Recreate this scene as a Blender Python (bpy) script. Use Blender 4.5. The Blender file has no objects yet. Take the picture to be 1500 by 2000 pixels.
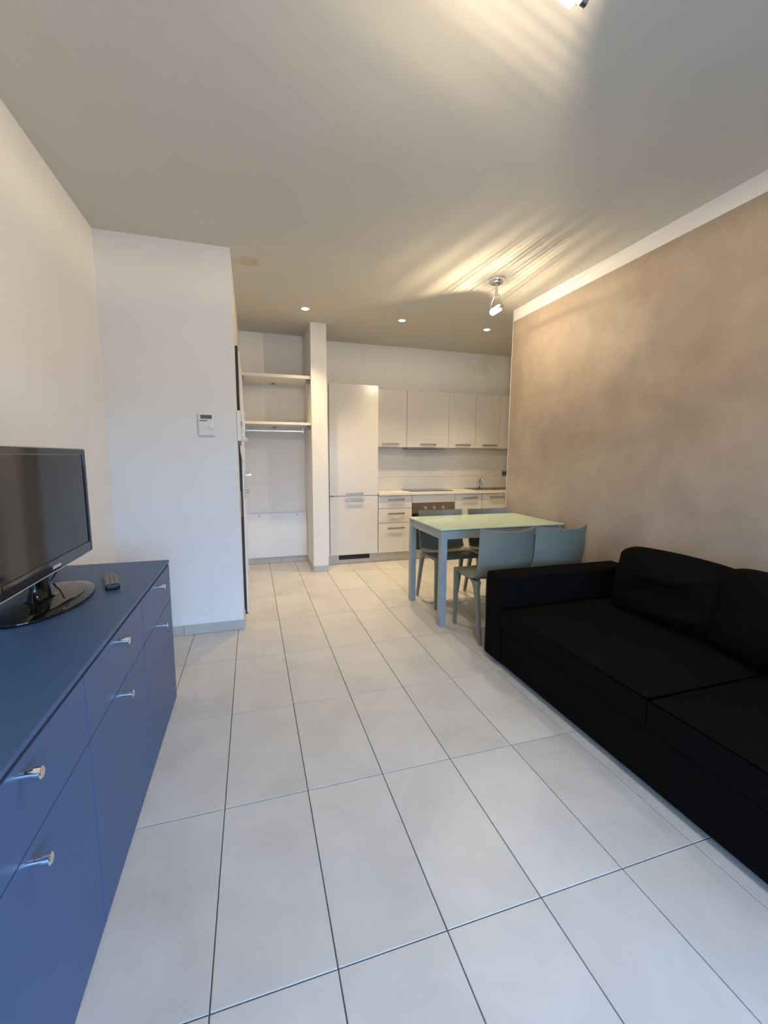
import bpy, bmesh, math, random
from mathutils import Vector, Matrix, noise
random.seed(7)
SC = bpy.context.scene
COL = SC.collection
PI = math.pi

# ------------------------------------------------------------------ camera
F_PX, PITCH, YAW, ROLL, CAM_H = 829.34, -0.1288, -0.3010, -0.0057, 1.272
cam_d = bpy.data.cameras.new('camera'); cam = bpy.data.objects.new('camera', cam_d); COL.objects.link(cam)
cam_d.sensor_fit = 'VERTICAL'; cam_d.sensor_height = 36.0; cam_d.lens = F_PX / 2000 * 36.0
cam_d.clip_start = 0.02; cam_d.clip_end = 100
cam.matrix_world = (Matrix.Translation((0, 0, CAM_H)) @ Matrix.Rotation(YAW, 4, 'Z') @ Matrix.Rotation(PITCH, 4, 'X')
                    @ Matrix.Rotation(ROLL, 4, 'Y') @ Matrix.Rotation(PI / 2, 4, 'X'))
SC.camera = cam

# ------------------------------------------------------------------ view, world
vs = SC.view_settings
vs.view_transform = 'Standard'; vs.look = 'None'; vs.gamma = 1.0; vs.use_curve_mapping = False
vs.exposure = -0.05
W = bpy.data.worlds.new('overcast_sky'); SC.world = W; W.use_nodes = True
bg = W.node_tree.nodes['Background']; bg.inputs[0].default_value = (0.30, 0.57, 1.0, 1); bg.inputs[1].default_value = 15.2

# room numbers
XL, XR, XK = -0.886, 2.40, 3.75          # left wall, stucco wall, kitchen end wall
YW, YP, YG = -1.30, 3.19, 3.65           # window wall, partition, end of stucco wall
YN, YB = 5.16, 5.26                      # niche back, kitchen back
XP = -0.093                              # door wall
H = 2.645
WX0, WX1, WZ0, WZ1 = -0.2, 2.1, 0.0, 1.70   # balcony door opening in the wall behind the camera

# skylight entering through the balcony door: portal only guides sampling of the sky
pd = bpy.data.lights.new('sky_portal', 'AREA'); pd.shape = 'RECTANGLE'; pd.size = WX1 - WX0; pd.size_y = WZ1 - WZ0
pd.cycles.is_portal = True
po = bpy.data.objects.new('sky_portal', pd); COL.objects.link(po)
po.location = ((WX0 + WX1) / 2, YW - 0.12, (WZ0 + WZ1) / 2); po.rotation_euler = (PI / 2, 0, 0)

# ------------------------------------------------------------------ helpers
def tag(o, label=None, cat=None, group=None, kind=None):
    if label: o['label'] = label
    if cat: o['category'] = cat
    if group: o['group'] = group
    if kind: o['kind'] = kind
    return o
def empty(name, loc=(0, 0, 0), rz=0):
    o = bpy.data.objects.new(name, None); COL.objects.link(o); o.location = loc; o.rotation_euler = (0, 0, rz)
    o.empty_display_size = 0.05
    return o
def link(name, me, mat=None, parent=None):
    o = bpy.data.objects.new(name, me); COL.objects.link(o)
    if mat and not me.materials: me.materials.append(mat)
    if parent: o.parent = parent
    return o
def finish(name, bm, mat, parent=None, smooth=False, loc=None):
    bmesh.ops.recalc_face_normals(bm, faces=bm.faces)
    me = bpy.data.meshes.new(name); bm.to_mesh(me); bm.free()
    if smooth:
        for p in me.polygons: p.use_smooth = True
        if smooth != 'all': me.set_sharp_from_angle(angle=math.radians(smooth if smooth is not True else 40))
    o = link(name, me, mat, parent)
    if loc: o.location = loc
    return o
def bbox(bm, x0, x1, y0, y1, z0, z1, bev=0, seg=2):
    r = bmesh.ops.create_cube(bm, size=1)
    vs_ = r['verts']
    for v in vs_:
        v.co = Vector((x0 + (v.co.x + .5) * (x1 - x0), y0 + (v.co.y + .5) * (y1 - y0), z0 + (v.co.z + .5) * (z1 - z0)))
    if bev:
        es = list({e for v in vs_ for e in v.link_edges})
        bmesh.ops.bevel(bm, geom=es, offset=bev, segments=seg, affect='EDGES', profile=.5)
def box(name, x0, x1, y0, y1, z0, z1, mat, parent=None, bev=0, seg=2):
    bm = bmesh.new(); bbox(bm, x0, x1, y0, y1, z0, z1, bev, seg)
    big = bev > .006
    o = finish(name, bm, mat, parent, smooth=60 if big else False)
    if big:
        wn = o.modifiers.new('weighted', 'WEIGHTED_NORMAL'); wn.keep_sharp = True; wn.weight = 90
    return o
def loft(bm, rings, close=True, cap=True):
    vr = [[bm.verts.new(p) for p in r] for r in rings]
    n = len(rings[0])
    for a, b in zip(vr[:-1], vr[1:]):
        for i in range(n if close else n - 1):
            j = (i + 1) % n
            bm.faces.new((a[i], a[j], b[j], b[i]))
    if cap:
        bm.faces.new(vr[0][::-1]); bm.faces.new(vr[-1])
    return vr
def frame_of(d):
    d = Vector(d).normalized(); up = Vector((0, 0, 1)) if abs(d.z) < .95 else Vector((1, 0, 0))
    a = d.cross(up).normalized(); b = a.cross(d).normalized()
    return d, a, b
def tube(bm, pts, r, n=10):
    pts = [Vector(p) for p in pts]; rings = []
    for i, p in enumerate(pts):
        d = (pts[min(i + 1, len(pts) - 1)] - pts[max(i - 1, 0)])
        d, a, b = frame_of(d)
        rr = r[i] if isinstance(r, (list, tuple)) else r
        rings.append([p + a * math.cos(2 * PI * k / n) * rr + b * math.sin(2 * PI * k / n) * rr for k in range(n)])
    loft(bm, rings)
def lathe(bm, prof, axis_o, axis_d, n=24):
    """prof: (distance along axis, radius)"""
    o = Vector(axis_o); d, a, b = frame_of(axis_d)
    rings = [[o + d * t + (a * math.cos(2 * PI * k / n) + b * math.sin(2 * PI * k / n)) * max(r, 1e-4) for k in range(n)] for t, r in prof]
    loft(bm, rings)

# ------------------------------------------------------------------ materials
def mat(name, col, rough=.5, metal=0, **kw):
    m = bpy.data.materials.new(name); m.use_nodes = True
    b = m.node_tree.nodes['Principled BSDF']
    b.inputs['Base Color'].default_value = (*col, 1); b.inputs['Roughness'].default_value = rough; b.inputs['Metallic'].default_value = metal
    for k, v in kw.items():
        b.inputs[k.replace('_', ' ')].default_value = v
    return m
def nt(m): return m.node_tree.nodes, m.node_tree.links, m.node_tree.nodes['Principled BSDF']
def add_noise(m, c0, c1, scale=5, detail=6, rough=.6, lo=.3, hi=.7, coord='Object', dist=0.0, bump=0, bscale=None, rnd=False):
    N, L, b = nt(m)
    tc = N.new('ShaderNodeTexCoord'); vec = tc.outputs[coord]
    if rnd:
        oi = N.new('ShaderNodeObjectInfo'); ml = N.new('ShaderNodeVectorMath'); ml.operation = 'SCALE'
        ml.inputs[0].default_value = (37, 53, 11); L.new(oi.outputs['Random'], ml.inputs['Scale'])
        ad = N.new('ShaderNodeVectorMath'); ad.operation = 'ADD'; L.new(vec, ad.inputs[0]); L.new(ml.outputs[0], ad.inputs[1]); vec = ad.outputs[0]
    n = N.new('ShaderNodeTexNoise'); n.inputs['Scale'].default_value = scale; n.inputs['Detail'].default_value = detail
    n.inputs['Roughness'].default_value = rough; n.inputs['Distortion'].default_value = dist
    L.new(vec, n.inputs['Vector'])
    r = N.new('ShaderNodeValToRGB'); r.color_ramp.elements[0].position = lo; r.color_ramp.elements[1].position = hi
    r.color_ramp.elements[0].color = (*c0, 1); r.color_ramp.elements[1].color = (*c1, 1)
    L.new(n.outputs['Fac'], r.inputs[0]); L.new(r.outputs[0], b.inputs['Base Color'])
    if bump:
        n2 = N.new('ShaderNodeTexNoise'); n2.inputs['Scale'].default_value = bscale or scale * 8; n2.inputs['Detail'].default_value = 4
        L.new(vec, n2.inputs['Vector'])
        bp = N.new('ShaderNodeBump'); bp.inputs['Strength'].default_value = bump; bp.inputs['Distance'].default_value = .004
        L.new(n2.outputs['Fac'], bp.inputs['Height']); L.new(bp.outputs[0], b.inputs['Normal'])
    return m
def emat(name, col, s):
    m = bpy.data.materials.new(name); m.use_nodes = True
    N = m.node_tree.nodes; N.clear(); e = N.new('ShaderNodeEmission'); e.inputs[0].default_value = (*col, 1); e.inputs[1].default_value = s
    o = N.new('ShaderNodeOutputMaterial'); m.node_tree.links.new(e.outputs[0], o.inputs[0]); return m

M = {}
M['wall'] = add_noise(mat('white_plaster', (.80, .79, .77), .85), (.79, .78, .76), (.82, .81, .79), 3, bump=.06, bscale=180)
M['ceiling'] = add_noise(mat('ceiling_paint', (.65, .62, .54), .9), (.64, .61, .535), (.66, .63, .555), 2)
M['stucco'] = add_noise(mat('grey_stucco', (.3, .25, .2), .62), (.31, .248, .192), (.465, .378, .292), 1.9, 9, .6, .30, .70, dist=.25, bump=.05, bscale=14)
M['tile'] = add_noise(mat('porcelain_tile', (.6, .58, .55), .34), (.525, .51, .485), (.655, .645, .62), 2.3, 8, .6, .30, .70, dist=.4, rnd=True)
M['grout'] = add_noise(mat('grout', (.15, .14, .13), .9), (.11, .10, .095), (.17, .16, .15), 30)
M['skirt'] = add_noise(mat('skirting_tile', (.5, .48, .45), .4), (.45, .43, .41), (.52, .50, .47), 6, rnd=True)
M['blue'] = add_noise(mat('blue_lacquer', (.028, .082, .2), .42), (.034, .088, .212), (.037, .093, .222), 2)
M['gap'] = mat('dark_gap', (.01, .015, .03), .8)
M['chrome'] = mat('chrome', (.82, .82, .83), .12, 1)
M['steel'] = mat('brushed_nickel', (.55, .52, .49), .32, 1)
M['handle'] = mat('satin_aluminium', (.42, .40, .38), .38, .9)
M['lacq'] = add_noise(mat('white_gloss_front', (.7, .68, .64), .22), (.655, .635, .60), (.685, .665, .63), 2)
M['carc'] = mat('white_melamine', (.76, .74, .70), .5)
M['worktop'] = add_noise(mat('cream_worktop', (.72, .68, .6), .35), (.70, .66, .58), (.75, .71, .63), 18)
M['plinth'] = add_noise(mat('plinth_board', (.5, .46, .4), .4), (.48, .44, .385), (.54, .50, .44), 6)
M['splash'] = add_noise(mat('backsplash_panel', (.68, .67, .63), .3), (.66, .65, .61), (.71, .70, .66), 5)
M['black_glass'] = mat('black_glass', (.012, .011, .011), .06)
M['oven_steel'] = add_noise(mat('oven_steel', (.25, .2, .16), .35, .85), (.22, .18, .145), (.28, .23, .19), 12)
M['dark'] = mat('dark_brown_seal', (.018, .010, .008), .5)
M['blackpl'] = mat('black_plastic', (.008, .008, .009), .25)
M['gloss_black'] = mat('piano_black', (.006, .006, .007), .05)
M['screen'] = mat('tv_screen', (.006, .006, .006), .07, Specular_IOR_Level=.28)
M['bezel'] = mat('bezel_black', (.012, .011, .014), .08, Specular_IOR_Level=.35)
M['silver'] = mat('silver_trim', (.62, .60, .58), .35, .4)
M['white_pl'] = mat('white_plastic', (.78, .77, .75), .4)
M['lcd'] = mat('lcd_olive', (.11, .115, .085), .3)
M['greypl'] = mat('grey_plastic', (.22, .21, .19), .5)
M['key'] = mat('rubber_key', (.22, .21, .18), .6)
M['chair'] = mat('grey_polypropylene', (.185, .196, .165), .42)
M['table_metal'] = mat('painted_table_metal', (.30, .335, .345), .4)
M['glass_top'] = mat('frosted_green_glass', (.56, .72, .58), .08)
M['glass_edge'] = mat('green_glass_edge', (.22, .5, .38), .15)
M['sofa'] = add_noise(mat('black_fabric', (.006, .0055, .005), .95), (.0030, .0027, .0025), (.0046, .0041, .0037), 60, bump=.25, bscale=900)
M['sofa'].node_tree.nodes['Principled BSDF'].inputs['Specular IOR Level'].default_value = .06
M['beige'] = mat('beige_cover', (.60, .50, .38), .6)
M['board'] = mat('white_board', (.80, .80, .80), .4)
M['lens'] = emat('lit_lamp_glass', (1, .90, .74), 14)
M['down'] = emat('lit_downlight', (1, .86, .62), 9)
M['pane'] = mat('window_glass', (1, 1, 1), 0.0, Transmission_Weight=1.0, IOR=1.01)
M['brass'] = mat('brass_key', (.75, .6, .3), .25, 1)

# ------------------------------------------------------------------ structure
T = .15
fl = box('floor', XL - T, XK + T, YW - T, YB + T, -.12, -.006, M['grout']); tag(fl, 'pale rectangular porcelain tile floor with thin dark grout', None, kind='structure')
ce = box('ceiling', XL - T, XK + T, YW - T, YB + T, H, H + .15, M['ceiling']); tag(ce, 'plain white ceiling over the living room', None, kind='structure')
def structure(name, label, *a, **k):
    o = box(name, *a, **k); tag(o, label, kind='structure'); return o
structure('wall_left', 'plain white wall behind the blue sideboard', XL - T, XL, YW, YP, 0, H, M['wall'])
structure('wall_partition', 'white partition wall carrying the thermostat', XL - T, XP, YP, YP + .24, 0, H, M['wall'])
# door wall with a real opening for the entrance door
DY0, DY1, DZ = 3.50, 4.46, 2.11
bm = bmesh.new()
bbox(bm, XP - T, XP, YP + .24, DY0, 0, H); bbox(bm, XP - T, XP, DY1, YB, 0, H); bbox(bm, XP - T, XP, DY0, DY1, DZ, H)
tag(finish('wall_entrance', bm, M['wall']), 'narrow white wall with the entrance door beside the niche', kind='structure')
structure('wall_niche', 'white back wall of the coat niche', XP, .787, YN, YB, 0, H, M['wall'])
structure('wall_wing', 'slim white wing wall between coat niche and fridge', .622, .787, 4.605, YN, 0, H, M['wall'])
structure('wall_back', 'white wall behind the kitchen units', XL - T, XK + T, YB, YB + T, 0, H, M['wall'])
structure('wall_right', 'mottled grey beige stucco wall behind sofa and table', XR, XK, YW, YG, 0, H, M['stucco'])
structure('wall_kitchen', 'white end wall of the kitchen', XK, XK + T, YW, YB, 0, H, M['wall'])
structure('trim_1', 'flat white painted band along the top of the stucco wall', XR - .003, XR, YW, YG - .001, 2.542, H - .001, M['wall'])
structure('trim_2', 'white end face of the stucco wall', XR - .002, XK, YG, YG + .004, 0, H, M['wall'])
bm = bmesh.new()
bbox(bm, XL - T, WX0, YW - T, YW, 0, H); bbox(bm, WX1, XK, YW - T, YW, 0, H); bbox(bm, WX0, WX1, YW - T, YW, WZ1, H)
tag(finish('wall_front', bm, M['wall']), 'white wall behind the camera with a balcony door', kind='structure')
wf = empty('window_1', ((WX0 + WX1) / 2, YW, 0)); tag(wf, 'white framed balcony door behind the camera', kind='structure')
cx = (WX0 + WX1) / 2
def fb(*a):
    o = box('window_frame', a[0] - cx, a[1] - cx, a[2] - YW, a[3] - YW, a[4], a[5], M['white_pl'], wf, .003); return o
fb(WX0, WX0 + .06, YW - .09, YW - .03, WZ0, WZ1); fb(WX1 - .06, WX1, YW - .09, YW - .03, WZ0, WZ1)
fb(cx - .05, cx + .05, YW - .09, YW - .03, WZ0 + .06, WZ1 - .06); fb(WX0 + .06, WX1 - .06, YW - .09, YW - .03, WZ1 - .06, WZ1); fb(WX0 + .06, WX1 - .06, YW - .09, YW - .03, WZ0, WZ0 + .06)

structure('sky_blocking_ground', 'unseen grey ground added outside the balcony door to block light from below', -40, 42, -90, YW - T - .002, -.25, -.13, mat('blocking_ground_grey', (.11, .105, .10), .8))  # unseen ground, added to keep the lower sky from lighting the ceiling

# floor tiles: 300 x 600 mm, one object each, shared mesh
TX, TY, X0, Y0 = .3, .6, -.1342, .899
G = .0032
def tile_mesh(w, d):
    b_ = bmesh.new(); bbox(b_, G / 2, w - G / 2, G / 2, d - G / 2, -.010, 0, .0012, 1)
    bmesh.ops.delete(b_, geom=[f for f in b_.faces if f.normal.z < -.9], context='FACES')
    m_ = bpy.data.meshes.new('tile'); b_.to_mesh(m_); b_.free(); m_.materials.append(M['tile']); return m_
cache = {}
i0 = math.floor((XL - X0) / TX); j0 = math.floor((YW - Y0) / TY)
for i in range(i0, 14):
    for j in range(j0, 9):
        xa, ya = max(X0 + i * TX, XL), max(Y0 + j * TY, YW)
        xb, yb = min(X0 + (i + 1) * TX, XK), min(Y0 + (j + 1) * TY, YB)
        if xb - xa < .02 or yb - ya < .02: continue
        if xa > XR - .02 and yb < YG: continue
        if xb < XP + .02 and ya > YP + .1: continue
        k = (round(xb - xa, 4), round(yb - ya, 4))
        if k not in cache: cache[k] = tile_mesh(*k)
        o = link('tile', cache[k], None, fl); o.location = (xa, ya, 0)

# tile skirting
def skirting(name, label, p0, p1, nrm, first, step=.6, h=.072, t=.009):
    """pieces along p0->p1, thickness toward nrm"""
    p0, p1, nrm = Vector((*p0, 0)), Vector((*p1, 0)), Vector((*nrm, 0))
    d = p1 - p0; Ln = d.length; d.normalize()
    root = empty(name, p0); tag(root, label, kind='structure')
    s = 0; e = first
    while s < Ln - .005:
        e = min(e, Ln)
        a = d * (s + .001) ; b2 = d * (e - .001) + nrm * t
        b_ = bmesh.new(); bbox(b_, min(a.x, b2.x), max(a.x, b2.x), min(a.y, b2.y), max(a.y, b2.y), .001, h, .0015, 1)
        finish('skirting_tile', b_, M['skirt'], root)
        s = e; e = s + step
skirting('baseboard_partition', 'grey tile skirting along the partition wall', (XL + .001, YP), (XP + .009, YP), (0, -1), .386)
skirting('baseboard_corner', 'short tile skirting around the partition corner', (XP, YP + .001), (XP, DY0 - .09), (1, 0), .6)
skirting('baseboard_niche', 'grey tile skirting at the back of the coat niche', (XP + .001, YN), (.621, YN), (0, -1), .40)
skirting('baseboard_wing_side', 'grey tile skirting inside the niche along the wing wall', (.622, YN - .01), (.622, 4.597), (-1, 0), .6)
skirting('baseboard_wing', 'grey tile skirting on the front of the wing wall', (.622, 4.605), (.787, 4.605), (0, -1), .6)
skirting('baseboard_left', 'grey tile skirting along the left wall', (XL, 2.36), (XL, YP - .01), (1, 0), .5)
skirting('baseboard_right', 'grey tile skirting along the stucco wall', (XR, YG - .01), (XR, YW + .01), (-1, 0), .6)

# ------------------------------------------------------------------ entrance door
dr = empty('door_1', (XP, 3.56, 0)); tag(dr, 'white entrance door with dark brown edge and metal handle', kind='structure')
def dbox(name, x0, x1, y0, y1, z0, z1, m, par=dr, bev=0):
    return box(name, x0 - XP, x1 - XP, y0 - 3.56, y1 - 3.56, z0, z1, m, par, bev)
dbox('door_frame', XP - .12, XP + .019, 3.503, 3.56, .003, 2.095, M['dark'])
dbox('door_frame', XP - .12, XP + .012, 4.40, 4.457, .003, 2.095, M['dark'])
dbox('door_frame', XP - .12, XP + .012, 3.56, 4.40, 2.055, 2.095, M['dark'])
dbox('door_leaf', XP - .05, XP + .019, 3.562, 4.398, .008, 2.05, M['dark'])
dbox('door_panel', XP + .0195, XP + .032, 3.512, 4.39, .008, 2.06, M['board'], bev=.0015)
dbox('strike_plate', XP + .001, XP + .008, 3.501, 3.5028, .80, 1.0, M['greypl'])
hp = dbox('handle_plate', XP + .0325, XP + .037, 3.615, 3.655, .93, 1.16, M['chrome'], bev=.002)
bm = bmesh.new(); tube(bm, [(.036, .075, 1.12), (.085, .075, 1.12), (.092, .085, 1.12), (.092, .19, 1.118)], .009); finish('lever', bm, M['chrome'], dr, True)
bm = bmesh.new(); lathe(bm, [(0, .013), (.028, .013), (.03, .010)], (.036, .075, .985), (1, 0, 0), 16); finish('lock_cylinder', bm, M['steel'], dr, True)
bm = bmesh.new(); lathe(bm, [(0, .016), (.012, .012), (.02, .016), (.034, .016), (.038, .010)], (.0325, .08, 1.405), (1, 0, 0), 18); finish('thumb_turn', bm, M['chrome'], dr, True)

# intercom on the end of the door wall
ic = empty('intercom_phone', (XP, 3.33, 1.36)); tag(ic, 'white wall intercom phone with handset beside the entrance door', 'intercom')
box('base', .001, .028, -.075, .07, .02, .235, M['white_pl'], ic, .004)
bm = bmesh.new()
rings = []
for k in range(13):
    t = k / 12; z = .03 + t * .20
    dx = .030 + .020 * math.sin(PI * t) * .6 + (.008 if t < .15 or t > .85 else 0)
    w = .021 - .004 * math.sin(PI * t)
    rings.append([Vector((dx + .0 - .0, -.035 - w, z)), Vector((dx + .016, -.035 - w * .8, z)), Vector((dx + .016, -.035 + w * .8, z)), Vector((dx, -.035 + w, z))])
loft(bm, rings); finish('handset', bm, M['white_pl'], ic, 50)
box('call_button', .0285, .033, .02, .05, .13, .17, M['greypl'], ic, .002)
box('cord_socket', .012, .026, -.045, -.02, -.012, .0195, M['greypl'], ic, .002)
bm = bmesh.new()
tube(bm, [(.02, -.033, -.012), (.022, -.02, -.06), (.03, 0, -.12), (.034, .025, -.16), (.03, .05, -.14), (.022, .055, -.06), (.02, .052, .019)], .0045, 8); finish('cord', bm, M['white_pl'], ic, True)

# ------------------------------------------------------------------ thermostat
th = empty('thermostat', (-.285, YP, 1.41)); tag(th, 'white wall thermostat with small display and round dial', 'thermostat')
box('body', -.052, .052, -.026, -.001, 0, .15, M['white_pl'], th, .004)
box('display', -.036, .036, -.0272, -.0262, .112, .138, M['lcd'], th)
box('slot', -.044, .006, -.0272, -.0262, .097, .102, M['gap'], th)
box('cover_flap', -.046, .012, -.0285, -.0262, .008, .090, M['white_pl'], th, .001)
bm = bmesh.new(); lathe(bm, [(0, .020), (.010, .019), (.012, .016)], (.030, -.0262, .062), (0, -1, 0), 24); finish('dial', bm, M['white_pl'], th, True)
box('switch', .022, .038, -.0285, -.0262, .014, .024, M['white_pl'], th, .001)

# ------------------------------------------------------------------ coat niche fittings
def shelf(z0, z1, yf, label):
    s = empty('niche_shelf', (.26, yf, z0)); tag(s, label, 'shelf')
    box('board', XP + .002 - .26, .620 - .26, 0, YN - yf - .002, 0, z1 - z0, M['carc'], s, .0015)
    box('bracket', .318, .359, .03, .055, -.045, -.0005, M['greypl'], s, .003)
    box('bracket', -.351, -.310, .03, .055, -.045, -.0005, M['greypl'], s, .003)
    bm = bmesh.new(); lathe(bm, [(0, .022), (.012, .020)], (.0, YN - yf - .11, -.0005), (0, 0, -1), 16); finish('cable_cap', bm, M['greypl'], s, True)
shelf(2.084, 2.116, 4.655, 'upper white shelf in the coat niche')
shelf(1.604, 1.630, 4.655, 'lower white shelf in the coat niche above the clothes rail')
rl = empty('clothes_rail', (.26, 4.86, 1.55)); tag(rl, 'chrome clothes rail under the lower niche shelf', 'clothes rail')
bm = bmesh.new(); tube(bm, [(-.350, 0, 0), (.30, 0, 0)], .0145, 14); finish('rail', bm, M['chrome'], rl, True)
box('hanger_bracket', .288, .303, -.016, .016, -.018, .053, M['steel'], rl, .002)
box('hanger_bracket', -.351, -.338, -.016, .016, -.018, .053, M['steel'], rl, .002)
bd = empty('wall_board', (.265, YN, .075)); tag(bd, 'white panel screwed low on the niche back wall', 'panel')
box('panel', XP + .003 - .265, .352, -.020, -.0105, 0, .530, M['board'], bd, .0015)
for x in (-.20, .235):
    bm = bmesh.new(); lathe(bm, [(0, .006), (.003, .005)], (x, -.0202, .505), (0, -1, 0), 12); finish('screw', bm, M['gap'], bd, True)

# ------------------------------------------------------------------ kitchen
YF = 4.84     # front face of doors
def pull(parent, x0, x1, z, y):
    h = empty('handle', (0, 0, 0)); h.parent = parent
    bm = bmesh.new(); bbox(bm, x0, x1, y - .028, y - .018, z - .009, z + .009, .002, 1)
    bbox(bm, x0 + .004, x0 + .016, y - .0185, y - .0003, z - .006, z + .006); bbox(bm, x1 - .016, x1 - .004, y - .0185, y - .0003, z - .006, z + .006)
    o = finish('handle', bm, M['handle'], parent, 40)
    bpy.data.objects.remove(h); return o
def unit(name, label, cat, x0, x1, y0, y1, z0, z1, group=None):
    r = empty(name, ((x0 + x1) / 2, y0, z0)); tag(r, label, cat, group); return r
def rel(r, name, x0, x1, y0, y1, z0, z1, m, par=None, bev=0):
    l = r.location
    return box(name, x0 - l.x, x1 - l.x, y0 - l.y, y1 - l.y, z0 - l.z, z1 - l.z, m, par or r, bev)
def front(r, name, x0, x1, z0, z1, y, hx=None, hz=None):
    """a door / drawer front 18 mm thick whose face is at y, with its bar handle"""
    l = r.location
    d = rel(r, name, x0 + .0022, x1 - .0022, y, y + .018, z0 + .002, z1 - .002, M['lacq'], bev=.0015)
    if hx: pull(d, hx[0] - l.x, hx[1] - l.x, hz - l.z, y - l.y)
    return d
# fridge column
fr = unit('fridge_cabinet', 'tall white gloss built-in fridge cabinet with two doors', 'fridge', .79, 1.43, YF, YB, .11, 2.09)
rel(fr, 'carcass', .848, 1.427, YF + .021, YB - .002, .112, 2.088, M['carc'])
rel(fr, 'filler_strip', .790, .842, YF + .012, YF + .10, .112, 2.086, M['carc'])
front(fr, 'door', .846, 1.428, .822, 2.09, YF, (1.033, 1.242), .847)
front(fr, 'door', .846, 1.428, .118, .812, YF, (1.033, 1.242), .765)
rel(fr, 'hinge_cover', .852, .895, YF - .002, YF + .02, .8125, .8215, M['greypl'])
# plinth
pl = unit('kitchen_plinth', 'beige plinth board under the kitchen units with black air grille', 'plinth', .79, 3.7, 4.88, 4.9, 0, .11)
rel(pl, 'board', .790, 3.745, 4.88, 4.898, .002, .110, M['plinth'])
gr = rel(pl, 'air_grille', .955, 1.33, 4.872, 4.8795, .055, .1085, M['blackpl'])
for k in range(3): rel(pl, 'grille_slat', .96, 1.325, 4.869, 4.8718, .063 + k * .016, .068 + k * .016, M['gap'], gr)
# base units
u = unit('drawer_unit', 'white base unit with three drawers next to the fridge', 'cabinet', 1.432, 1.863, YF, YB, .112, .815)
rel(u, 'carcass', 1.434, 1.861, YF + .02, YB - .002, .112, .813, M['carc'])
for z0, z1, hz in ((.656, .812, .768), (.480, .653, .596), (.114, .477, .418)): front(u, 'drawer', 1.432, 1.863, z0, z1, YF, (1.548, 1.758), hz)
u = unit('oven_unit', 'built-in oven with three knobs in a white housing', 'oven', 1.865, 2.438, YF, YB, .112, .815)
rel(u, 'carcass', 1.867, 2.436, YF + .022, YB - .002, .112, .813, M['carc'])
rel(u, 'filler_panel', 1.8665, 2.4365, YF, YF + .018, .716, .812, M['lacq'], bev=.0015)
cp = rel(u, 'control_panel', 1.868, 2.435, YF - .006, YF + .0215, .585, .713, M['oven_steel'], bev=.002)
for x in (2.039, 2.157, 2.277):
    bm = bmesh.new(); lathe(bm, [(0, .026), (.004, .024), (.005, .020), (.024, .017), (.026, .013)], (x - u.location.x, -.0065, .645 - .112), (0, -1, 0), 20); finish('knob', bm, M['steel'], cp, True)
od = rel(u, 'oven_door', 1.868, 2.435, YF - .004, YF + .0215, .125, .580, M['black_glass'], bev=.002)
l = u.location
bm = bmesh.new(); tube(bm, [(-.24, -.04, .425), (.24, -.04, .425)], .009); tube(bm, [(-.22, -.04, .425), (-.22, -.004, .425)], .007); tube(bm, [(.22, -.04, .425), (.22, -.004, .425)], .007)
finish('handle', bm, M['steel'], od, True)
u = unit('sink_unit', 'white sink base unit with two doors beside the oven', 'cabinet', 2.44, 3.24, YF, YB, .112, .815)
rel(u, 'carcass', 2.442, 3.738, YF + .02, YB - .002, .112, .813, M['carc'])
front(u, 'door', 2.44, 2.825, .114, .812, YF, (2.539, 2.753), .766)
front(u, 'door', 2.828, 3.24, .114, .812, YF, (2.931, 3.151), .766)
front(u, 'door', 3.243, 3.738, .114, .812, YF)
# worktop
wt = unit('worktop', 'cream kitchen worktop running along the back wall', 'worktop', 1.432, 3.745, 4.81, YB, .817, .850)
SX0, SX1, SY0, SY1 = 2.78, 3.60, 4.90, 5.22
rel(wt, 'slab', 1.432, SX0, 4.81, YB - .002, .817, .850, M['worktop'], bev=.003)
rel(wt, 'slab', SX0, 3.745, 4.81, SY0, .817, .850, M['worktop'], bev=.002)
rel(wt, 'slab', SX0, 3.745, SY1, YB - .002, .817, .850, M['worktop'], bev=.002)
rel(wt, 'slab', SX1, 3.745, SY0, SY1, .817, .850, M['worktop'], bev=.002)
hb = empty('hob', (2.15, 4.885, .8505)); tag(hb, 'black glass hob set flush in the worktop', 'hob')
box('glass', -.290, .290, 0, .36, 0, .006, M['black_glass'], hb, .002)
for (x, y, r) in ((-.15, .10, .075), (.15, .10, .09), (-.15, .26, .09), (.15, .26, .07)):
    bm = bmesh.new(); lathe(bm, [(0, r), (.0004, r)], (x, y, .0061), (0, 0, 1), 28); finish('cooking_zone', bm, M['gloss_black'], hb)
sk = empty('sink', (3.19, 5.06, .851)); tag(sk, 'dark composite sink with drainer in the worktop', 'sink')
bm = bmesh.new()
bbox(bm, -.42, .42, -.175, -.15, 0, .006); bbox(bm, -.42, .42, .13, .175, 0, .006); bbox(bm, -.42, -.395, -.15, .13, 0, .006); bbox(bm, .395, .42, -.15, .13, 0, .006); bbox(bm, .02, .05, -.15, .13, 0, .006)
finish('rim', bm, M['greypl'], sk)
bm = bmesh.new()
bbox(bm, -.392, .018, -.148, .128, -.030, -.026); bbox(bm, -.394, -.390, -.148, .128, -.026, .002); bbox(bm, .015, .019, -.148, .128, -.026, .002); bbox(bm, -.39, .015, -.150, -.146, -.026, .002); bbox(bm, -.39, .015, .125, .129, -.026, .002)
finish('bowl', bm, M['greypl'], sk)
box('drainer', .052, .393, -.148, .128, -.012, -.004, M['greypl'], sk, .002)
bm = bmesh.new(); lathe(bm, [(0, .03), (.003, .028)], (-.18, 0, -.0258), (0, 0, 1), 20); finish('drain', bm, M['chrome'], sk, True)
fa = empty('faucet', (2.975, 5.205, .857)); tag(fa, 'chrome single lever kitchen tap at the sink', 'faucet')
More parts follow.
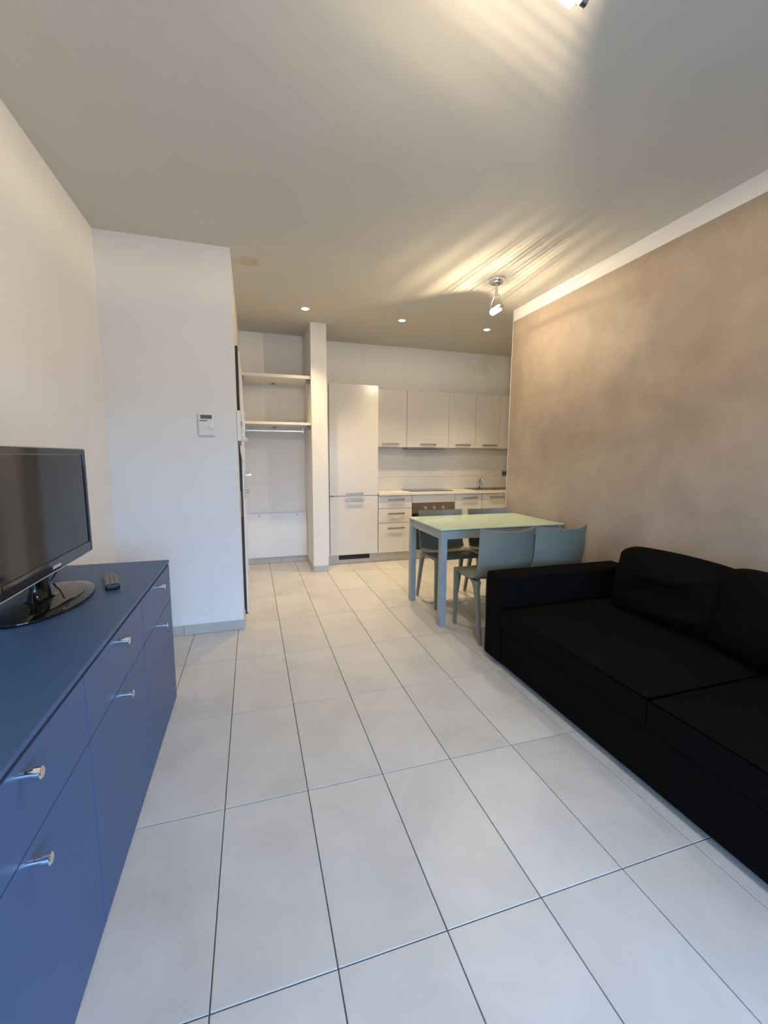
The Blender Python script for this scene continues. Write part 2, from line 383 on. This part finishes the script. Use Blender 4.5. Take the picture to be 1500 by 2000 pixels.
bm = bmesh.new(); lathe(bm, [(0, .027), (.006, .027), (.008, .021), (.09, .021), (.12, .022), (.135, .016)], (0, 0, 0), (0, 0, 1), 20); finish('body', bm, M['chrome'], fa, True)
bm = bmesh.new(); tube(bm, [(0, -.012, .085), (-.012, -.06, .135), (-.02, -.12, .15), (-.022, -.15, .135), (-.022, -.152, .11)], [.015, .014, .013, .012, .012], 12); finish('spout', bm, M['chrome'], fa, True)
bm = bmesh.new(); tube(bm, [(0, .0, .13), (.02, -.005, .155), (.05, -.02, .168)], [.013, .010, .007], 10); finish('lever', bm, M['chrome'], fa, True)
# backsplash
bs = unit('backsplash', 'pale grey backsplash panels between worktop and wall cabinets', 'backsplash', 1.432, 3.745, YB - .008, YB, .8515, 1.39)
for x0, x1 in ((1.432, 3.745),):
    for z0, z1 in ((.8515, 1.015), (1.0165, 1.389)): rel(bs, 'splash_panel', x0 + .0008, x1 - .0008, YB - .0085, YB - .0015, z0, z1, M['splash'], bev=.0008)
so = empty('wall_socket', (3.405, YB - .009, 1.055)); tag(so, 'small grey wall socket on the backsplash', 'socket')
box('plate', -.04, .04, -.008, -.0005, -.037, .037, M['greypl'], so, .002)
for x in (-.018, .018): box('outlet', x - .012, x + .012, -.0105, -.0082, -.016, .016, M['gap'], so, .001)
# wall units
YU = 5.06
WU = [('left wall cabinet next to the fridge with bar handle', 1.43, 1.863, (1.543, 1.752)), ('wide white wall cabinet above the hob with extractor', 1.863, 2.438, (2.047, 2.259)),
      ('narrow white wall cabinet right of the extractor cabinet', 2.438, 2.825, (2.536, 2.746)), ('rightmost white wall cabinet beside the stucco wall', 2.825, 3.18, (2.928, 3.143))]
for lab, x0, x1, hx in WU:
    u = unit('wall_cabinet', lab, 'cabinet', x0, x1, YU, YB, 1.392, 2.09, 'white gloss wall cabinets')
    rel(u, 'carcass', x0 + .002, x1 - .002, YU + .02, YB - .002, 1.394, 2.085, M['carc'])
    front(u, 'door', x0, x1, 1.392, 2.088, YU, hx, 1.434)
u = unit('filler_panel', 'white filler panel closing the wall cabinet row at right', 'panel', 3.182, 3.745, YU, YB, 1.392, 2.088)
rel(u, 'panel', 3.182, 3.745, YU + .001, YU + .019, 1.393, 2.087, M['lacq'], bev=.0015)
hd = empty('cooker_hood', (2.15, YU + .03, 1.391)); tag(hd, 'slim dark cooker hood under the wall cabinet above the hob', 'cooker hood')
box('housing', -.27, .27, -.025, .165, -.016, -.0005, M['greypl'], hd, .002)
box('filter', -.24, .24, .0, .14, -.0195, -.0165, M['blackpl'], hd)
vc = empty('vent_cover', (3.16, YB, 2.50)); tag(vc, 'round white vent cover high on the kitchen wall', 'vent')
bm = bmesh.new(); lathe(bm, [(0, .075), (.006, .075), (.009, .070)], (0, -.001, 0), (0, -1, 0), 28); finish('cover', bm, M['wall'], vc, True)
cpz = box('ceiling_plate', -.025, .087, 3.305, 3.418, H - .007, H - .0005, M['beige'], None, .002); tag(cpz, 'beige square cover plate on the ceiling near the partition', 'cover plate')

# ------------------------------------------------------------------ dining table
tb = empty('dining_table', (1.86, 3.15, 0)); tag(tb, 'grey metal dining table with pale green frosted glass top', 'table')
TX0, TX1, TY0, TY1 = -.55, .535, -.345, .338
tp = box('table_top', TX0, TX1, TY0, TY1, .737, .748, M['glass_top'], tb, .002)
lw = .05
for sx in (0, 1):
    for sy in (0, 1):
        x = TX0 + .006 if sx == 0 else TX1 - .006 - lw; y = TY0 + .006 if sy == 0 else TY1 - .006 - lw
        box('leg', x, x + lw, y, y + lw, .001, .733, M['table_metal'], tb, .002)
for y in (TY0 + .012, TY1 - .012 - .03): box('apron', TX0 + .0565, TX1 - .0565, y, y + .03, .668, .732, M['table_metal'], tb, .0015)
for x in (TX0 + .012, TX1 - .012 - .03): box('apron', x, x + .03, TY0 + .0565, TY1 - .0565, .668, .732, M['table_metal'], tb, .0015)

# ------------------------------------------------------------------ chairs
def lerp(tab, t):
    for (a, *va), (b, *vb) in zip(tab[:-1], tab[1:]):
        if t <= b:
            s = (t - a) / (b - a); s = s * s * (3 - 2 * s) * .35 + s * .65
            return [p + (q - p) * s for p, q in zip(va, vb)]
    return list(tab[-1][1:])
def catmull(tab, n):
    out = []
    m = len(tab)
    for k in range(n):
        t = k / (n - 1) * (m - 1); i = min(int(t), m - 2); s = t - i
        p0, p1, p2, p3 = tab[max(i - 1, 0)], tab[i], tab[i + 1], tab[min(i + 2, m - 1)]
        out.append([.5 * (2 * b + (c - a) * s + (2 * a - 5 * b + 4 * c - d) * s * s + (3 * b - a - 3 * c + d) * s ** 3) for a, b, c, d in zip(p0, p1, p2, p3)])
    return out
# centre line y, z ; half width ; forward shift of the edges (bowl) ; lift of the edges
PROF = [(.225, .432, .205, 0, .000), (.19, .444, .212, 0, -.002), (.08, .438, .215, 0, .000), (-.04, .430, .216, .004, .006),
        (-.12, .436, .216, .020, .016), (-.172, .475, .214, .050, .006), (-.194, .54, .212, .056, 0), (-.210, .62, .213, .058, 0), (-.228, .71, .213, .072, .002), (-.246, .785, .214, .082, .015)]
def chair_meshes():
    rows = catmull(PROF, 40); NU = 17; th = .011
    def pt(r, u):
        y, z, w, sh, lf = r
        return Vector((u * w, y + sh * abs(u) ** 2.2, z + lf * abs(u) ** 2.2))
    bm = bmesh.new(); top = []
    grid = [[pt(r, -1 + 2 * k / (NU - 1)) for k in range(NU)] for r in rows]
    nr = []
    for i in range(len(rows)):
        a = []
        for k in range(NU):
            du = grid[i][min(k + 1, NU - 1)] - grid[i][max(k - 1, 0)]; dv = grid[min(i + 1, len(rows) - 1)][k] - grid[max(i - 1, 0)][k]
            a.append(du.cross(dv).normalized())
        nr.append(a)
    A = [[bm.verts.new(grid[i][k] + nr[i][k] * -th / 2) for k in range(NU)] for i in range(len(rows))]
    B = [[bm.verts.new(grid[i][k] + nr[i][k] * th / 2) for k in range(NU)] for i in range(len(rows))]
    n = len(rows)
    for i in range(n - 1):
        for k in range(NU - 1):
            bm.faces.new((A[i][k], A[i][k + 1], A[i + 1][k + 1], A[i + 1][k])); bm.faces.new((B[i][k], B[i + 1][k], B[i + 1][k + 1], B[i][k + 1]))
        bm.faces.new((A[i][0], A[i + 1][0], B[i + 1][0], B[i][0])); bm.faces.new((A[i][-1], B[i][-1], B[i + 1][-1], A[i + 1][-1]))
    for k in range(NU - 1):
        bm.faces.new((A[0][k], B[0][k], B[0][k + 1], A[0][k + 1])); bm.faces.new((A[-1][k], A[-1][k + 1], B[-1][k + 1], B[-1][k]))
    bmesh.ops.recalc_face_normals(bm, faces=bm.faces)
    split = 5.0 / 9 * 39
    # seat and backrest are separate parts of the one-piece shell
    out = []
    me_all = bm
    cut = int(split)
    for nm, keep in (('seat', lambda i: i < cut), ('backrest', lambda i: i >= cut)):
        b2 = bmesh.new(); idx = {}
        rowsel = range(0, cut + 1) if nm == 'seat' else range(cut, n)
        a2 = {}; c2 = {}
        for i in rowsel:
            for k in range(NU): a2[i, k] = b2.verts.new(A[i][k].co); c2[i, k] = b2.verts.new(B[i][k].co)
        rs = list(rowsel)
        for i in rs[:-1]:
            for k in range(NU - 1):
                b2.faces.new((a2[i, k], a2[i, k + 1], a2[i + 1, k + 1], a2[i + 1, k])); b2.faces.new((c2[i, k], c2[i + 1, k], c2[i + 1, k + 1], c2[i, k + 1]))
            b2.faces.new((a2[i, 0], a2[i + 1, 0], c2[i + 1, 0], c2[i, 0])); b2.faces.new((a2[i, NU - 1], c2[i, NU - 1], c2[i + 1, NU - 1], a2[i + 1, NU - 1]))
        e = rs[0] if nm == 'seat' else rs[-1]
        for k in range(NU - 1): b2.faces.new((a2[e, k], c2[e, k], c2[e, k + 1], a2[e, k + 1]))
        bmesh.ops.recalc_face_normals(b2, faces=b2.faces)
        me = bpy.data.meshes.new(nm); b2.to_mesh(me); b2.free()
        for p in me.polygons: p.use_smooth = True
        me.set_sharp_from_angle(angle=math.radians(50)); me.materials.append(M['chair']); out.append((nm, me))
    bm.free()
    def leg(path):
        b2 = bmesh.new(); rings = []
        for (x, y, z, wx, wy) in path:
            c = .3
            rings.append([Vector((x + sx * wx / 2, y + sy * wy / 2, z)) for sx, sy in ((-1, -1 + c), (-1 + c, -1), (1 - c, -1), (1, -1 + c), (1, 1 - c), (1 - c, 1), (-1 + c, 1), (-1, 1 - c))])
        loft(b2, rings); bmesh.ops.recalc_face_normals(b2, faces=b2.faces)
        me = bpy.data.meshes.new('leg'); b2.to_mesh(me); b2.free()
        for p in me.polygons: p.use_smooth = True
        me.set_sharp_from_angle(angle=math.radians(35)); me.materials.append(M['chair']); return me
    for s in (-1, 1):
        out.append(('leg', leg(catmull([(s * .192, .18, .4325, .036, .085), (s * .195, .197, .405, .033, .042), (s * .196, .199, .30, .030, .036), (s * .197, .198, .0, .022, .027)], 12))))
        out.append(('leg', leg(catmull([(s * .192, -.075, .425, .034, .14), (s * .196, -.105, .395, .032, .075), (s * .199, -.125, .33, .030, .045), (s * .203, -.165, .15, .026, .034), (s * .206, -.20, .0, .022, .027)], 14))))
        # side rim under the seat edge that runs into both legs
        b2 = bmesh.new(); bbox(b2, s * .198 - .008, s * .198 + .008, -.14, .20, .416, .4275, .003, 1)
        me = bpy.data.meshes.new('seat_rim'); b2.to_mesh(me); b2.free(); me.materials.append(M['chair']); out.append(('seat_rim', me))
    return out
CH = chair_meshes()
def chair(loc, rz, label):
    r = empty('dining_chair', loc, rz); tag(r, label, 'chair', 'moulded grey dining chairs')
    for nm, me in CH: link(nm, me, None, r)
chair((1.655, 2.64, 0), 0, 'grey moulded chair on the sofa side of the table, nearer the room')
chair((2.092, 2.635, 0), 0, 'grey moulded chair on the sofa side of the table, against the stucco wall')
chair((1.635, 3.352, 0), PI, 'grey moulded chair on the kitchen side of the table, in front of the oven')
chair((2.125, 3.352, 0), PI, 'grey moulded chair on the kitchen side of the table, beside the stucco wall')

# ------------------------------------------------------------------ sideboard
SBX, SBY1, SBT = -.42, 2.345, .746
cols = [(1.77, 2.343), (1.18, 1.77), (.59, 1.18), (0.0, .59)]
sb = empty('sideboard', (-.65, 1.17, 0)); tag(sb, 'long blue lacquered sideboard with drawers over doors', 'sideboard')
def sbox(name, x0, x1, y0, y1, z0, z1, m, par=sb, bev=0): return box(name, x0 + .65, x1 + .65, y0 - 1.17, y1 - 1.17, z0, z1, m, par, bev)
sbox('carcass', XL + .012, SBX - .021, .002, SBY1 - .002, .012, SBT - .024, M['blue'])
sbox('gap_shade_strip', XL + .03, SBX - .003, .003, SBY1 - .003, SBT - .0238, SBT - .0145, M['gap'])  # dark strip fills the gap under the top, shade put into its colour
sbox('top', XL + .011, SBX + .001, 0, SBY1 + .004, SBT - .014, SBT, M['blue'], bev=.0015)
def knob(par, y, z):
    bm = bmesh.new(); lathe(bm, [(0, .0075), (.022, .0075), (.0222, .0112), (.0335, .0112), (.035, .0095)], (SBX + .65, y - 1.17, z), (1, 0, 0), 18)
    finish('knob', bm, M['chrome'], par, True)
for y0, y1 in cols:
    d = sbox('drawer', SBX - .019, SBX, y0 + .0018, y1 - .0018, .5465, SBT - .0245, M['blue'], bev=.0012); knob(d, (y0 + y1) / 2 - .02, .694)
    d = sbox('door', SBX - .019, SBX, y0 + .0018, y1 - .0018, .006, .5435, M['blue'], bev=.0012); knob(d, (y0 + y1) / 2 - .02, .516)

# ------------------------------------------------------------------ television
tv = empty('television', (-.73, 1.77, SBT + .001)); tag(tv, 'black flat screen television on oval glossy stand', 'television')
def tbox(name, x0, x1, y0, y1, z0, z1, m, par=tv, bev=0): return box(name, x0 + .73, x1 + .73, y0 - 1.77, y1 - 1.77, z0 - SBT - .001, z1 - SBT - .001, m, par, bev)
TVX, TA, TB, TZ0, TZ1 = -.680, 1.395, 2.130, .862, 1.296
tbox('back_cover', TVX - .060, TVX - .0165, TA + .05, TB - .05, TZ0 + .03, TZ1 - .04, M['blackpl'], bev=.012)
tbox('bezel', TVX - .016, TVX, TA, TA + .022, TZ0, TZ1, M['bezel'], bev=.003)
tbox('bezel', TVX - .016, TVX, TB - .022, TB, TZ0, TZ1, M['bezel'], bev=.003)
tbox('bezel', TVX - .016, TVX, TA + .0225, TB - .0225, TZ1 - .022, TZ1, M['bezel'], bev=.003)
bz = tbox('bezel', TVX - .016, TVX, TA + .0225, TB - .0225, TZ0, TZ0 + .042, M['gloss_black'], bev=.003)
tbox('screen', TVX - .015, TVX - .0045, TA + .0226, TB - .0226, TZ0 + .0425, TZ1 - .0225, M['screen'])
tbox('top_edge', TVX - .034, TVX - .003, TA + .004, TB - .004, TZ1 + .0004, TZ1 + .005, M['silver'], bev=.001)
tbox('bottom_edge', TVX - .014, TVX - .001, TA + .004, TB - .004, TZ0 - .004, TZ0 - .0004, M['silver'], bev=.001)
tbox('badge', TVX + .0003, TVX + .0012, 1.735, 1.80, TZ0 + .010, TZ0 + .021, M['silver'], bz)
bm = bmesh.new()
rings = []
for (t, s) in ((0, 1.0), (.004, 1.008), (.009, 1.0), (.016, .86), (.018, .80)):
    rings.append([Vector((.14 * s * math.cos(2 * PI * k / 48), .25 * s * math.sin(2 * PI * k / 48), t)) for k in range(48)])
loft(bm, rings); finish('stand', bm, M['gloss_black'], tv, 50)
bm = bmesh.new(); rings = []
for z, a, b_ in ((.0185, .045, .075), (.024, .034, .062), (.06, .026, .05), (.112, .026, .055)):
    rings.append([Vector((-.01 + a * math.cos(2 * PI * k / 28), b_ * math.sin(2 * PI * k / 28), z)) for k in range(28)])
loft(bm, rings); finish('neck', bm, M['gloss_black'], tv, 50)
bm = bmesh.new(); tube(bm, [(-.02, .26, .13), (-.05, .27, .06), (-.07, .255, .02), (-.085, .24, .004), (-.145, .18, .004)], .003, 8); finish('cable', bm, M['blackpl'], tv, True)

# remote control
rc = empty('remote_control', (-.568, 1.955, SBT + .0005), math.radians(18)); tag(rc, 'black remote control with grey keys lying on the sideboard', 'remote control')
box('body', -.025, .025, -.10, .10, 0, .021, M['blackpl'], rc, .006, 3)
kb = bmesh.new(); bbox(kb, -.0055, .0055, -.006, .006, 0, .0025, .001, 1)
km = bpy.data.meshes.new('key'); kb.to_mesh(km); kb.free(); km.materials.append(M['key'])
for r in range(10):
    for c in range(3):
        k = link('key', km, None, rc); k.location = ((c - 1) * .0145, -.075 + r * .0172, .0212)

# ------------------------------------------------------------------ sofa
def pillow(bm, sx, sy, sz, ex=4.0, nu=28, nv=18, wr=.012, seed=0, sag=0):
    rings = []
    def sgn(c, e): return math.copysign(abs(c) ** e, c)
    e = 2 / ex
    for j in range(nv + 1):
        ph = -PI / 2 + PI * j / nv
        ring = []
        for i in range(nu):
            t = 2 * PI * i / nu
            # thin in x, wide in y and z
            y = sgn(math.cos(t), e) ; z = sgn(math.sin(t), e)
            r = abs(math.cos(ph)) ** .72
            x = math.copysign(abs(math.sin(ph)) ** 1.0, math.sin(ph))
            p = Vector((x * sx, y * r * sy, z * r * sz))
            n = noise.noise(Vector((p.x * 3 + seed, p.y * 2.2, p.z * 8))) * wr + noise.noise(Vector((p.x * 6 + seed, p.y * 9, p.z * 14))) * wr * .35 - wr * .9 * max(0, math.sin(p.z * 34 + p.y * 7 + 2.5 * noise.noise(Vector((p.y * 2.5, p.z * 3, seed))))) ** 6 * (1 - abs(p.z / sz) ** 4)
            p.x += n * 1.3; p.z += n * .7
            p.z -= sag * max(0, -p.y / sy) ** 1.5 * (p.z + sz) / (2 * sz)
            ring.append(p)
        rings.append(ring)
    loft(bm, rings)
    bmesh.ops.remove_doubles(bm, verts=bm.verts, dist=1e-5)
SY0_, SY1_ = -.06, 2.305
SX_ = 1.392
sf = empty('sofa', (1.88, 1.12, 0)); tag(sf, 'black fabric two seat sofa along the stucco wall', 'sofa')
def fbox(name, x0, x1, y0, y1, z0, z1, bev, seg=4): return box(name, x0 - 1.88, x1 - 1.88, y0 - 1.12, y1 - 1.12, z0, z1, M['sofa'], sf, bev, seg)
fbox('base', SX_ + .012, 2.375, SY0_ + .18, SY1_ - .18, .030, .262, .012)
fbox('armrest', SX_, 2.38, SY1_ - .175, SY1_, .028, .568, .022)
fbox('armrest', SX_, 2.38, SY0_, SY0_ + .175, .028, .568, .022)
fbox('backrest', 2.265, 2.38, SY0_ + .18, SY1_ - .18, .264, .560, .03)
def seat(y0, y1):
    bm = bmesh.new(); n, m_ = 16, 16
    x0, x1 = SX_ + .002, 2.262
    bbox(bm, x0, x1, y0, y1, .2625, .385, 0)
    bmesh.ops.subdivide_edges(bm, edges=bm.edges, cuts=11, use_grid_fill=True)
    for v in bm.verts:
        fx = (v.co.x - x0) / (x1 - x0); fy = (v.co.y - y0) / (y1 - y0)
        if v.co.z > .38:
            v.co.z += .022 * (1 - (2 * fx - 1) ** 4) * (1 - (2 * fy - 1) ** 4) + noise.noise(v.co * 4) * .004
        if v.co.z > .30:   # soft edge
            d = min(fx * (x1 - x0), (1 - fx) * (x1 - x0), fy * (y1 - y0), (1 - fy) * (y1 - y0))
            if d < .03 and v.co.z > .38: v.co.z -= .016 * (1 - d / .03)
        v.co -= Vector((1.88, 1.12, 0))
    o = finish('seat_cushion', bm, M['sofa'], sf, 'all')
    md = o.modifiers.new('b', 'BEVEL'); md.width = .014; md.segments = 3; md.angle_limit = math.radians(50)
seat(1.135, SY1_ - .178); seat(SY0_ + .178, 1.131)
for x in (1.46, 2.30):
    for y in (.08, 2.18): 
        bm = bmesh.new(); lathe(bm, [(0, .022), (.0275, .025)], (x - 1.88, y - 1.12, .0005), (0, 0, 1), 14); finish('foot', bm, M['blackpl'], sf, True)
def sofa_cushion(cy, cz, hy, hz, tilt, rx, label, seed, sag, cxx=2.10):
    bm = bmesh.new(); pillow(bm, .125, hy, hz, 8, 40, 22, .02, seed, sag)
    o = finish('sofa_cushion', bm, M['sofa'], None, 'all'); o.location = (cxx, cy, cz); o.rotation_euler = (rx, tilt, 0)
    md = o.modifiers.new('s', 'SUBSURF'); md.levels = 1; md.render_levels = 1
    tag(o, label, 'cushion', 'loose back cushions on the sofa')
sofa_cushion(1.63, .580, .35, .195, math.radians(15), math.radians(-3), 'slumped black back cushion next to the sofa armrest', 1.3, .035, 2.125)
sofa_cushion(.905, .592, .475, .20, math.radians(15), 0, 'black back cushion at the right edge of the photo', 5.1, .0, 2.075)

# ------------------------------------------------------------------ lamps
def lamp_light(name, loc, axis, energy, col, amp, up_part=True, screen=0.0):
    """bulb light whose ribbed glass spreads it in a fan of streaks around the tube axis"""
    ld = bpy.data.lights.new(name, 'POINT'); ld.energy = energy; ld.color = col; ld.shadow_soft_size = .012; ld.use_nodes = True
    o = bpy.data.objects.new(name, ld); COL.objects.link(o); o.location = loc
    N, L = ld.node_tree.nodes, ld.node_tree.links
    em = N['Emission']
    tc = N.new('ShaderNodeTexCoord')
    a = Vector(axis).normalized(); s_ = Vector((1, 0, 0)); up = s_.cross(a).normalized()
    if up.z < 0: up = -up
    def dot(v):
        n = N.new('ShaderNodeVectorMath'); n.operation = 'DOT_PRODUCT'; n.inputs[1].default_value = v; L.new(tc.outputs['Normal'], n.inputs[0]); return n.outputs['Value']
    def mth(op, x, y=None, clamp=False):
        n = N.new('ShaderNodeMath'); n.operation = op; n.use_clamp = clamp
        for i, v in enumerate((x, y)):
            if v is None: continue
            if isinstance(v, (int, float)): n.inputs[i].default_value = v
            else: L.new(v, n.inputs[i])
        return n.outputs[0]
    da, ds, du, dz = dot(a), dot(s_), dot(up), dot((0, 0, 1))
    t = mth('DIVIDE', mth('ABSOLUTE', ds), mth('MAXIMUM', du, .02)); q = mth('DIVIDE', t, 2.5)
    g = mth('MULTIPLY', mth('LOGARITHM', mth('ADD', q, mth('SQRT', mth('ADD', mth('MULTIPLY', q, q), 1.0))), math.e), 2.5)
    rip = mth('SINE', mth('MULTIPLY', g, 28.0)); rip2 = mth('SINE', mth('MULTIPLY', mth('ADD', g, .3), 7.3))
    rip = mth('ADD', mth('MULTIPLY', rip, .75), mth('MULTIPLY', rip2, .35))
    rip = mth('ADD', 1.0, mth('MULTIPLY', mth('MULTIPLY', rip, amp), mth('MULTIPLY', mth('SUBTRACT', dz, .12), 6.0, True)))
    # shade behind the socket end of the head
    cut = mth('MULTIPLY', mth('ADD', da, .80), 8.0, True)
    # the housing screens the ceiling right above; flat spread
    hor = mth('SUBTRACT', 1.0, mth('MULTIPLY', dz, dz)); hor = mth('POWER', mth('MAXIMUM', hor, 0.0), 2.6)
    upw = mth('ADD', mth('MULTIPLY', mth('MULTIPLY', hor, cut), rip), .012)
    isup = mth('MULTIPLY', mth('ADD', dz, .10 if up_part else 0.0), 10.0 if up_part else 6.0, True)
    side = mth('SUBTRACT', 1.0, mth('MULTIPLY', mth('MAXIMUM', ds, 0.0), screen))
    tot = mth('MULTIPLY', upw, isup) if up_part else mth('SUBTRACT', 1.0, isup)
    tot = mth('MULTIPLY', tot, side)
    L.new(tot, em.inputs['Strength'])
    return o
def ceiling_spot(x, y, label, energy, down, amp, az=0, screen=0.0):
    r = empty('ceiling_spotlight', (x, y, H), az); tag(r, label, 'lamp', 'swivelling ceiling spotlights')
    bm = bmesh.new(); lathe(bm, [(0, .060), (.018, .060), (.026, .056), (.034, .040), (.036, .012)], (0, 0, -.0005), (0, 0, -1), 32); finish('canopy', bm, M['chrome'], r, 40)
    bm = bmesh.new(); lathe(bm, [(.034, .007), (.065, .007), (.066, .011), (.112, .011), (.115, .008)], (0, 0, 0), (0, 0, -1), 16); finish('stem', bm, M['steel'], r, 40)
    a = Vector((0, -1, .03)).normalized(); c = Vector((0, 0, -.228)); hl = .054
    e0, e1 = c - a * hl, c + a * hl
    pts = []
    u_ = Vector((0, .03, 1)).normalized()
    for k in range(21):
        t = PI * k / 20
        pts.append(c - a * math.cos(t) * (hl + .024) + u_ * math.sin(t) ** .8 * .112)
    bm = bmesh.new(); tube(bm, pts, .0038, 8); finish('yoke', bm, M['chrome'], r, True)
    for s in (-1, 1):
        bm = bmesh.new(); lathe(bm, [(0, .006), (.004, .0135), (.022, .0135), (.025, .010)], c + a * s * (hl + .010), a * s, 18); finish('end_knob', bm, M['steel'], r, 40)
    bm = bmesh.new(); lathe(bm, [(-hl - .010, .008), (-hl, .018), (-hl + .006, .025), (hl - .006, .025), (hl, .018), (hl + .010, .008)], c, a, 20); finish('lamp_glass', bm, M['lens'], r, 40)
    o = lamp_light('bulb', (0, 0, 0), (0, -1, .06), energy, (1, .80, .54), amp, True, screen)
    o.parent = r; o.location = c + Vector((0, 0, .034))
    o = lamp_light('bulb', (0, 0, 0), (0, -1, .06), down, (1, .80, .54), 0, False, screen)
    o.data.shadow_soft_size = .025; o.parent = r; o.location = c + Vector((0, 0, -.055)); return r
ceiling_spot(1.864, 3.085, 'chrome ceiling spotlight with lit head above the dining table', 33, 32, .9, 0, .45)
ceiling_spot(.757, 1.011, 'ceiling spotlight at the top edge of the photo, mostly cut off', 27, 54, .35, math.radians(-80))
for x, y, lab in ((.524, 4.21, 'recessed ceiling downlight in front of the coat niche'), (1.497, 4.25, 'recessed ceiling downlight in the middle of the kitchen'), (2.471, 4.255, 'recessed ceiling downlight nearest the stucco wall')):
    r = empty('downlight', (x, y, H)); tag(r, lab, 'downlight', 'recessed kitchen downlights')
    bm = bmesh.new(); lathe(bm, [(0, .046), (.004, .045), (.006, .036), (.002, .034)], (0, 0, -.0005), (0, 0, -1), 28); finish('ring', bm, M['white_pl'], r, 40)
    bm = bmesh.new(); lathe(bm, [(.0065, .031), (.010, .024)], (0, 0, 0), (0, 0, -1), 24); finish('lens', bm, M['down'], r, 40)
    ld = bpy.data.lights.new('downlight_bulb', 'SPOT'); ld.energy = 88; ld.color = (1, .74, .42); ld.spot_size = math.radians(94); ld.spot_blend = .8; ld.shadow_soft_size = .03
    o = bpy.data.objects.new('downlight_bulb', ld); COL.objects.link(o); o.parent = r; o.location = (0, 0, -.02)
